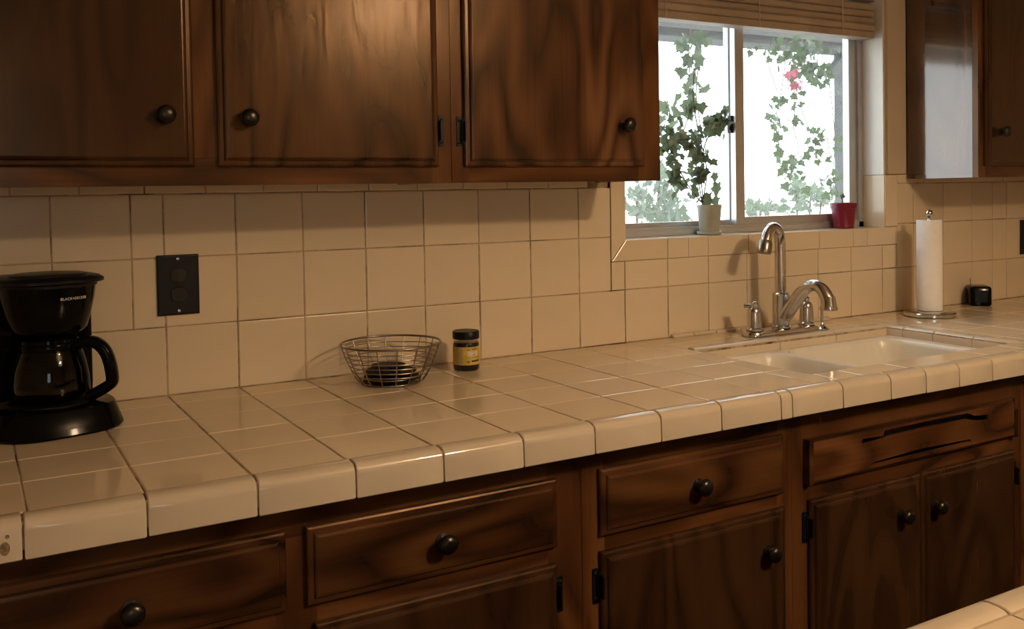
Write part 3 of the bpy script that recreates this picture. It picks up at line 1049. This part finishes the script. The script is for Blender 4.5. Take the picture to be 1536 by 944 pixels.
BR, TR, BH = .061, .105, .083
rad_at = lambda z: BR + (TR - BR) * (max(z, 0) / BH) ** .64
wb.part('rim', tube(ring_pts(TR, BH), .0024, 8, closed=True), 'wire', smooth=60)
wb.part('foot_ring', tube(ring_pts(BR, .0022), .0022, 8, closed=True), 'wire', smooth=60)
wb.part('foot_ring', tube(ring_pts(BR - .002, .0125), .0016, 8, closed=True), 'wire', smooth=60)
for k in range(6):
    z = .021 + k * .0098
    wb.part('hoop', tube(ring_pts(rad_at(z), z, 40, .0008), .0011, 6, closed=True), 'wire', smooth=60)
for k in range(16):
    a = 2 * math.pi * (k + .3) / 16
    pts = [((rad_at(z)) * math.cos(a), (rad_at(z)) * math.sin(a), z) for z in (.003, .014, .028, .042, .056, .070, BH)]
    wb.part('rib', tube(pts, .0012, 6), 'wire', smooth=60)
for k in range(3):
    y = (-.03, 0, .03)[k]
    hw = math.sqrt(BR * BR - y * y)
    wb.part('floor_wire', tube([(-hw, y, .0035), (hw, y, .0035)], .0012, 6), 'wire')


def pad_shape(r, h, seed):
    rn = random.Random(seed)
    prof = []
    n = 14
    for i in range(n + 1):
        t = i / n
        a = math.pi * t - math.pi / 2
        prof.append((max(.0008, r * (math.cos(a) ** .85 if math.cos(a) > 0 else 0) * (1 + .045 * math.sin(i * 2.4))), h / 2 + h / 2 * math.sin(a)))
    sh = lathe(prof, 36)
    return [(x * (1 + .06 * math.sin(3 * math.atan2(y, x) + seed)) + rn.uniform(-.0008, .0008), y * (1 + .05 * math.sin(4 * math.atan2(y, x))) + rn.uniform(-.0008, .0008), z + rn.uniform(-.0006, .0006)) for x, y, z in sh[0]], sh[1]


for nm, r, h, x, y, z, lb in (('scouring_pad', .060, .0135, 0, 0, .0052, 'wide dark scouring pad flat in the bottom of the wire bowl'),
                              ('scouring_pad', .053, .0125, -.002, .002, .0183, 'dark scouring pad in the middle of the stack in the wire bowl'),
                              ('scouring_pad', .036, .0105, -.006, .004, .0305, 'small dark scouring pad on top of the stack in the wire bowl')):
    o = link(nm, mesh(nm, pad_shape(r, h, 3 + int(z * 1000)), 'pad', 60), None, (bc.x + x, bc.y + y, ZC + z))
    tag(o, lb, 'scouring pad', 'scouring pads in the wire bowl')

# ------------------------------------------------------------------ jar
jc = at_z(701, 556, ZC)
jr = Thing('jar', 'small dark preserve jar with yellow label and black lid', 'jar', (jc.x, jc.y + .004, ZC + .0006), math.radians(-10))
jr.part('glass', lathe([(.026, 0), (.0285, .002), (.0298, .006), (.0298, .060), (.0285, .066), (.0262, .070), (.0262, .073)], 36), 'jarglass', smooth=50)
jr.part('preserve', lathe([(.026, .002), (.0286, .006), (.0286, .061), (.027, .064), (.0005, .0642)], 32), 'jam', smooth=40)
jl = jr.part('lid', lathe([(.0290, .0715), (.0300, .0725), (.0300, .087), (.0288, .0885), (.0262, .0888), (.0255, .0882), (.0005, .0882)], 44), 'black_matt', smooth=40)


def wrap(r, a0, a1, z0, z1, n=20):
    v = [(r * math.cos(a0 + (a1 - a0) * k / n), r * math.sin(a0 + (a1 - a0) * k / n), z) for z in (z0, z1) for k in range(n + 1)]
    return v, [(k, k + 1, n + 2 + k, n + 1 + k) for k in range(n)]


rd = math.radians
la = jr.part('label', wrap(.0300, rd(-190), rd(30), .0155, .0555, 36), 'label', smooth=60)
jr.part('label_print', wrap(.0301, rd(-102), rd(-52), .035, .046, 12), 'label_white', parent=la, smooth=60)
jr.part('label_margin', wrap(.0301, rd(-150), rd(-122), .018, .053, 10), 'label_tan', parent=la, smooth=60)
for a, b, z0, z1 in ((-82, -50, .0495, .0510), (-104, -90, .0488, .0502), (-80, -62, .0375, .0384), (-108, -46, .0316, .0322), (-84, -40, .0220, .0262), (-104, -92, .0215, .0240)):
    jr.part('label_ink', wrap(.03015, rd(a), rd(b), z0, z1, 8), 'label_ink', parent=la)

# ------------------------------------------------------------------ paper towel
pc = at_z(1394.5, 474, ZC)
ph = Thing('paper_towel_holder', 'chrome paper towel stand on the counter right of the sink', 'towel holder', (pc.x, pc.y, ZC + .0006))
ph.part('base', lathe([(.071, 0), (.0745, .002), (.0745, .010), (.072, .013), (.066, .0145), (.064, .0155), (.050, .0165), (.001, .0165)], 44), 'steel', smooth=35)
ph.part('rod', lathe([(.0055, .0166), (.0055, .292), (.0045, .294)], 16), 'steel', smooth=40)
ph.part('finial', move(lathe([(.0045, 0), (.0045, .006), (.0080, .010), (.0105, .016), (.0105, .020), (.0080, .026), (.0005, .029)], 20), 0, 0, .2935), 'steel', smooth=60)
pr = Thing('paper_towel_roll', 'slim white paper towel roll on the chrome stand', 'paper towel', (pc.x, pc.y, ZC + .0176))
pr.part('paper', lathe([(.019, .0), (.0355, .0), (.0365, .001), (.0365, .273), (.0355, .274), (.019, .274)], 48, False, False), 'paper', smooth=35)
pr.part('cardboard_core', lathe([(.0188, .0005), (.0188, .2735), (.0175, .2735), (.0175, .0005)], 32, False, False), 'paint', smooth=35)
pr.part('loose_sheet', wrap(.0371, rd(-40), rd(-5), .001, .273, 6), 'paper', smooth=60)

# ------------------------------------------------------------------ small black radio by the corner
rc = at_z(1475, 461, ZC)
ra = Thing('kitchen_radio', 'small black box radio with shiny dial near the far outlet', 'radio', (rc.x + .046, rc.y + .048, ZC + .0008), math.radians(46))
ra.part('case', rbox(.084, .066, [(.004, 0), (.0, .004), (0, .056), (.004, .062), (.012, .064)], .012), 'black', smooth=35)
ra.part('dial', xf(move(face_y(lathe([(.0125, 0), (.0125, .002), (.010, .004), (.004, .0045), (.001, .0045)], 24)), 0, 0, 0), Matrix.Translation((.012, -.0331, .031))), 'steel', smooth=40)
ra.part('speaker_grille', xf(slab(.040, .040, [(0, 0), (.001, .0012), (.002, .0014)]), Matrix.Translation((-.0422, 0, .031)) @ Matrix.Rotation(math.radians(-90), 4, 'Z')), 'black_matt')
ra.part('antenna', tube([(.02, .02, .063), (.025, .02, .086)], .0011, 6), 'black_metal')
ra.part('power_cord', tube(smooth_path([(.036, .028, .003), (.060, .020, .0026), (.085, -.01, .0026), (.110, -.022, .0026), (.135, -.04, .0026)], 5), .0018, 6), 'black_matt')

# ------------------------------------------------------------------ plants
LEAF = []
out = [(0, 0), (.22, -.10), (.42, -.02), (.40, .18), (.62, .36), (.36, .46), (.22, .62), (0, 1.0), (-.22, .62), (-.36, .46), (-.62, .36), (-.40, .18), (-.42, -.02), (-.22, -.10)]
for m_ in ('ivy', 'ivy_out', 'shrub', 'pink'):
    v = [(0, .32, .0)] + [(x, y, -.16 * abs(x) - .08 * (y - .3) ** 2) for x, y in out]
    v2 = [(x * .9, y * .9, z) for x, y, z in v]
    f = [(0, k, k + 1) for k in range(1, len(out))] + [(0, len(out), 1)]
    LEAF.append(mesh('leaf', (v, f), m_))
IVY, IVYO, SHR, PNK = LEAF


def add_leaves(t, clusters, me, y0, y1, size, rn, name='leaf', face=.8):
    """Leaves in loose clusters; each cluster is (pixel x, pixel y, spread x, spread y, count), set between the planes y0 and y1."""
    for cx, cy, sx_, sy_, n in clusters:
        for _ in range(n):
            Y = rn.uniform(y0, y1)
            p = at(cx + rn.gauss(0, .55) * sx_, cy + rn.gauss(0, .55) * sy_, Y)
            o = t.piece(name, me, p)
            s = size * rn.uniform(.65, 1.25)
            o.scale = (s, s, s)
            # blade hangs, roughly facing the room or the light
            o.rotation_euler = (math.radians(90 + rn.uniform(-50, 50) + (0 if rn.random() < face else 80)), rn.uniform(-1.0, 1.0) + math.pi * (rn.random() < .75), rn.uniform(-.9, .9))


def stems(t, lines, Y, r, mat='stem', dy=None):
    for l in lines:
        pts = [at(x, y, Y if dy is None else Y + dy * k) for k, (x, y) in enumerate(l)]
        t.wpart('stem', tube(smooth_path(pts, 5), r, 6), mat, smooth=60)


rn = random.Random(5)
wp = at_z(1055, 352, WZ0)
WPX, WPY = wp.x, .043
iv = Thing('potted_ivy', 'leafy ivy in a white pot on the window sill', 'potted plant', (WPX, WPY, WZ0 + .0008))
iv.part('saucer', lathe([(.030, 0), (.034, .002), (.0355, .008), (.034, .009), (.030, .004), (.001, .004)], 30), 'whitepot', smooth=40)
iv.part('pot', lathe([(.0265, .0044), (.0275, .008), (.0335, .074), (.0350, .076), (.0350, .084), (.0325, .084), (.0315, .074), (.0005, .072)], 32), 'whitepot', smooth=40)
iv.part('soil', lathe([(.0316, .0722), (.0316, .076), (.001, .079)], 24), 'soil')
q0 = at(1055, 300, WPY)
stems(iv, [[(1053, 304), (1046, 262), (1038, 222), (1020, 205)], [(1055, 304), (1052, 262), (1058, 215), (1078, 182)], [(1057, 304), (1066, 290), (1076, 280)], [(1051, 303), (1030, 275), (1012, 240)], [(1054, 304), (1060, 255), (1048, 200), (1040, 150), (1041, 110)]], .045, .0016)
add_leaves(iv, [(1056, 198, 24, 18, 20), (1080, 180, 15, 12, 16), (1028, 206, 20, 18, 16), (1046, 230, 20, 20, 18), (1010, 232, 14, 24, 14), (1022, 266, 14, 14, 10), (1044, 258, 8, 22, 9),
                (1004, 196, 10, 20, 10), (1060, 296, 13, 6, 6), (1036, 160, 16, 14, 8), (1030, 225, 26, 32, 14), (1000, 215, 12, 34, 14), (1084, 178, 12, 10, 6), (1050, 250, 14, 30, 10), (1018, 266, 20, 20, 10)], IVY, .022, .072, .029, rn)
for px, py, sz in ((1077, 287, .048), (1074, 272, .034), (1090, 172, .038), (1088, 190, .036)):
    o = iv.piece('leaf', IVY, at(px, py - 12, .035), None, (rd(82), math.pi, rd(15)))
    o.scale = (sz, sz, sz)

rp = at_z(1274, 343, WZ0)
RPX, RPY = rp.x + .004, .045
rpot = Thing('flower_pot', 'dark red plastic plant pot at the end of the window sill', 'plant pot', (RPX, RPY, WZ0 + .0008))
rpot.part('pot', lathe([(.0305, 0), (.0315, .002), (.0315, .006), (.0308, .008), (.0372, .060), (.0398, .0605), (.0412, .078), (.0395, .0785), (.0375, .066), (.0005, .062)], 36), 'redpot', smooth=35)
rpot.part('soil', lathe([(.0374, .0625), (.0374, .068), (.001, .071)], 24), 'soil')
rpot.part('stem', tube([(-.004, 0, .069), (-.006, 0, .083), (-.005, .002, .100)], .0013, 6), 'stem')
for k, (a, e) in enumerate(((.4, .3), (2.2, -.2))):
    o = rpot.piece('leaf', IVY, (RPX - .005, RPY, WZ0 + .088 + .008 * k), None, (rd(70), e, a))
    o.scale = (.016,) * 3

# garden side of the window
struct('ground', box(-20, 22, -24, 20, -.35, -.3), 'ground', 'pale sunlit patio outside the window')
pb = Thing('porch_beam', 'weathered timber porch beam outside the head of the window', 'beam', (2.6, .98, 1.9))
bz0, bz1 = at(1000, 53, .95).z, at(1250, 58, .95).z
pb.wpart('timber', box(.2, 5.2, .95, 1.08, bz0, bz0 + .15), 'beam')
pb.wpart('board', box(.2, 5.2, .93, .9495, bz0 + .03, bz0 + .135), 'beam')
pst = at(1266, 200, 1.0)
pq = Thing('porch_post', 'weathered grey porch post seen at the edge of the window', 'post', (pst.x + .06, 1.0, -.3))
pq.wpart('shaft', box(pst.x, pst.x + .10, .955, 1.055, -.295, bz0 - .001), 'beam')
pq.wpart('brace', xf(box(-.022, .022, -.02, .02, -.07, .07), Matrix.Translation((pst.x - .035, 1.0, bz0 - .055)) @ Matrix.Rotation(rd(45), 4, 'Y')), 'beam')

hl = Thing('hanging_ivy', 'trailing light green ivy hanging outside above the white pot', 'ivy', (at(1040, 60, .91).x, .91, 1.2), group='ivy trailing outside the window')
stems(hl, [[(1036, 42), (1033, 80), (1036, 130), (1032, 175), (1020, 210)], [(1044, 42), (1048, 90), (1044, 140), (1050, 185)]], .922, .0022)
add_leaves(hl, [(1024, 58, 9, 16, 11), (1048, 62, 12, 16, 14), (1036, 88, 14, 12, 8), (1040, 112, 16, 12, 8), (1034, 132, 15, 12, 8), (1040, 150, 18, 10, 9), (1000, 168, 12, 14, 9), (1022, 172, 14, 10, 8)], IVYO, .82, .92, .046, rn)
hr = Thing('hanging_ivy', 'trailing ivy with pink blossoms hanging from the porch beam', 'ivy', (at(1195, 60, .91).x, .91, 1.2), group='ivy trailing outside the window')
stems(hr, [[(1180, 55), (1178, 90), (1170, 150), (1160, 185), (1170, 225)], [(1200, 55), (1208, 95), (1200, 150), (1215, 195), (1236, 212)], [(1222, 60), (1240, 105), (1252, 200), (1250, 262), (1258, 292)],
            [(1190, 90), (1192, 160), (1190, 190), (1198, 225), (1186, 238)], [(1158, 60), (1152, 92), (1165, 135)], [(1240, 205), (1244, 240), (1236, 268), (1256, 296)]], .922, .0018)
add_leaves(hr, [(1180, 66, 26, 10, 16), (1208, 68, 18, 10, 14), (1166, 88, 14, 12, 8), (1132, 72, 6, 8, 3), (1212, 100, 18, 16, 40), (1220, 112, 15, 13, 26), (1190, 84, 24, 14, 18), (1236, 122, 10, 12, 8), (1240, 110, 6, 16, 8), (1190, 122, 10, 14, 9), (1248, 72, 12, 4, 6),
                (1160, 176, 9, 8, 6), (1168, 215, 9, 12, 6), (1196, 180, 9, 8, 6), (1190, 236, 9, 8, 6), (1216, 196, 8, 7, 5), (1232, 204, 8, 8, 5), (1222, 232, 8, 10, 5), (1256, 212, 6, 10, 6), (1252, 260, 6, 8, 5), (1242, 240, 5, 8, 4),
                (1180, 260, 10, 14, 7), (1205, 268, 8, 12, 5), (1165, 150, 18, 14, 8), (1200, 150, 22, 12, 10), (1170, 196, 12, 16, 8), (1188, 250, 12, 16, 8), (1226, 215, 14, 12, 8), (1238, 275, 12, 14, 9), (1175, 240, 8, 22, 8), (1250, 290, 9, 6, 6)], IVYO, .72, .90, .034, rn)
add_leaves(hr, [(1186, 110, 9, 7, 9), (1194, 126, 7, 6, 6)], PNK, .70, .76, .030, rn, 'blossom')


def shrub(label, clusters, Y0, Y1, n, size, seed):
    r2 = random.Random(seed)
    c = at(clusters[0][0], 330, (Y0 + Y1) / 2)
    t = Thing('garden_shrub', label, 'shrub', (c.x, c.y, -.3), group='pale shrubs outside the window')
    v, f = [], []
    lv = [(x, y, -.16 * abs(x)) for x, y in out]
    for _ in range(n):
        cx, cy, sx_, sy_ = r2.choice(clusters)
        p = at(cx + r2.gauss(0, .6) * sx_, cy + r2.gauss(0, .6) * sy_, r2.uniform(Y0, Y1))
        m4 = Matrix.Translation(p) @ Matrix.Rotation(r2.uniform(0, 6.28), 4, 'Z') @ Matrix.Rotation(r2.uniform(.4, 2.6), 4, 'X') @ Matrix.Scale(size * r2.uniform(.6, 1.3), 4)
        o = len(v)
        v += [tuple(m4 @ Vector(q_)) for q_ in lv]
        f.append(tuple(range(o, o + len(lv))))
    fo = t.wpart('foliage', (v, f), 'shrub')
    fo['kind'] = 'stuff'
    st = []
    for k in range(5):
        cx, cy, sx_, sy_ = r2.choice(clusters)
        e = at(cx, cy, (Y0 + Y1) / 2)
        st.append(tube(smooth_path([(c.x + r2.uniform(-.05, .05), c.y, -.3), ((c.x + e.x) / 2, c.y, e.z * .5), tuple(e)], 4), .006, 6))
    t.wpart('branches', join(*st), 'stem', smooth=60)


shrub('pale leafy shrub seen low behind the white pot', [(955, 300, 18, 26), (975, 325, 26, 12), (1000, 300, 18, 22), (990, 262, 16, 18), (1010, 330, 18, 10)], 1.5, 2.2, 300, .042, 21)
shrub('low pale shrub seen behind the gooseneck of the faucet', [(1140, 312, 14, 8), (1165, 316, 16, 8), (1128, 318, 5, 10)], 2.6, 3.2, 120, .048, 22)
shrub('sparse grey-green shrub outside beside the porch post', [(1200, 306, 16, 12), (1232, 302, 16, 12), (1216, 292, 16, 10), (1195, 286, 10, 12)], 2.4, 3.0, 190, .046, 23)

# ------------------------------------------------------------------ second counter in front
YP = -1.430
pn = Thing('peninsula_counter', 'cream tiled peninsula counter with raised edge facing the sink cabinets', 'countertop', (1.8, -1.8, .872))
pn.wpart('grout_bed', box(.02, XR - .001, -2.10, YP - .006, .8725, ZBED), 'grout')
px_ = [.02 + .04 + k * P for k in range(-1, 24)]
px_ = [.021] + [.481 - k * P for k in range(3, 0, -1)] + [.481 + k * P for k in range(0, 21) if .481 + k * P < XR - .03] + [XR - .001]
pf = nose_profile(YP, 1)
for a, b in zip(px_[:-1], px_[1:]):
    pn.wpart('edge_tile', extrude_x(pf, a + .0013, b - .0013), 'nosing', smooth=35)
yr = [YP - .0385 - k * P for k in range(0, 5)]
yr[-1] = -2.098
for a, b in zip(px_[:-1], px_[1:]):
    for y1_, y0_ in zip(yr[:-1], yr[1:]):
        pn.piece('tile', tile_mesh(b - a - .0026, y1_ - y0_ - .002, 'z', 'counter_tile'), ((a + b) / 2, (y0_ + y1_) / 2, ZC + RNG.uniform(-.0004, .0004)), None, (RNG.uniform(-.002, .002), RNG.uniform(-.002, .002), 0))
pk = Thing('peninsula_cabinet', 'dark wooden cabinet under the peninsula counter', 'cabinet', (1.8, -1.75, 0))
pk.wpart('body', box(.06, XR - .002, -2.05, YP - .06, .10, .8718), 'wood_v')
pk.wpart('toe_kick', box(.09, XR - .002, -2.0, YP - .12, 0, .0996), 'wood_in')
for k in range(5):
    a = .10 + k * .65
    d = pk.wpart('door', move(xf(slab(.60, .70, DOOR), Matrix.Rotation(math.pi, 4, 'Z')), a + .30, YP - .0596, .485), 'wood_v')
    pk.piece('knob', KNOB, (a + .54, YP - .043, .74), d, (0, 0, math.pi))

# ------------------------------------------------------------------ ceiling lamp
lx, ly, lz = 1.30, -2.50, 2.22
cl = Thing('ceiling_lamp', 'warm globe bulb inside an open white metal shade hanging from the kitchen ceiling', 'lamp', (lx, ly, lz - .126))
cl.wpart('canopy', move(lathe([(.06, .0), (.06, -.012), (.03, -.03), (.012, -.034)], 28), lx, ly, ZT - .0005), 'brass', smooth=40)
cl.wpart('rod', tube([(lx, ly, ZT - .03), (lx, ly, lz + .125)], .007, 10), 'brass', smooth=60)
cl.wpart('shade', move(lathe([(.360, -.125), (.362, -.122), (.235, .050), (.228, .050), (.352, -.122), (.354, -.126)], 48, False, False), lx, ly, lz), 'shade_in', smooth=60)
for k_ in range(3):
    a_ = 2 * math.pi * k_ / 3
    cl.wpart('spoke', tube([(lx, ly, lz + .136), (lx + .232 * math.cos(a_), ly + .232 * math.sin(a_), lz + .049)], .003, 6), 'brass')
cl.wpart('bulb', move(lathe([(.0005, -.100), (.043, -.090), (.080, -.060), (.098, -.020), (.098, .020), (.080, .060), (.045, .088), (.025, .100), (.022, .123), (.0005, .124)], 28), lx, ly, lz), 'shade', smooth=60)
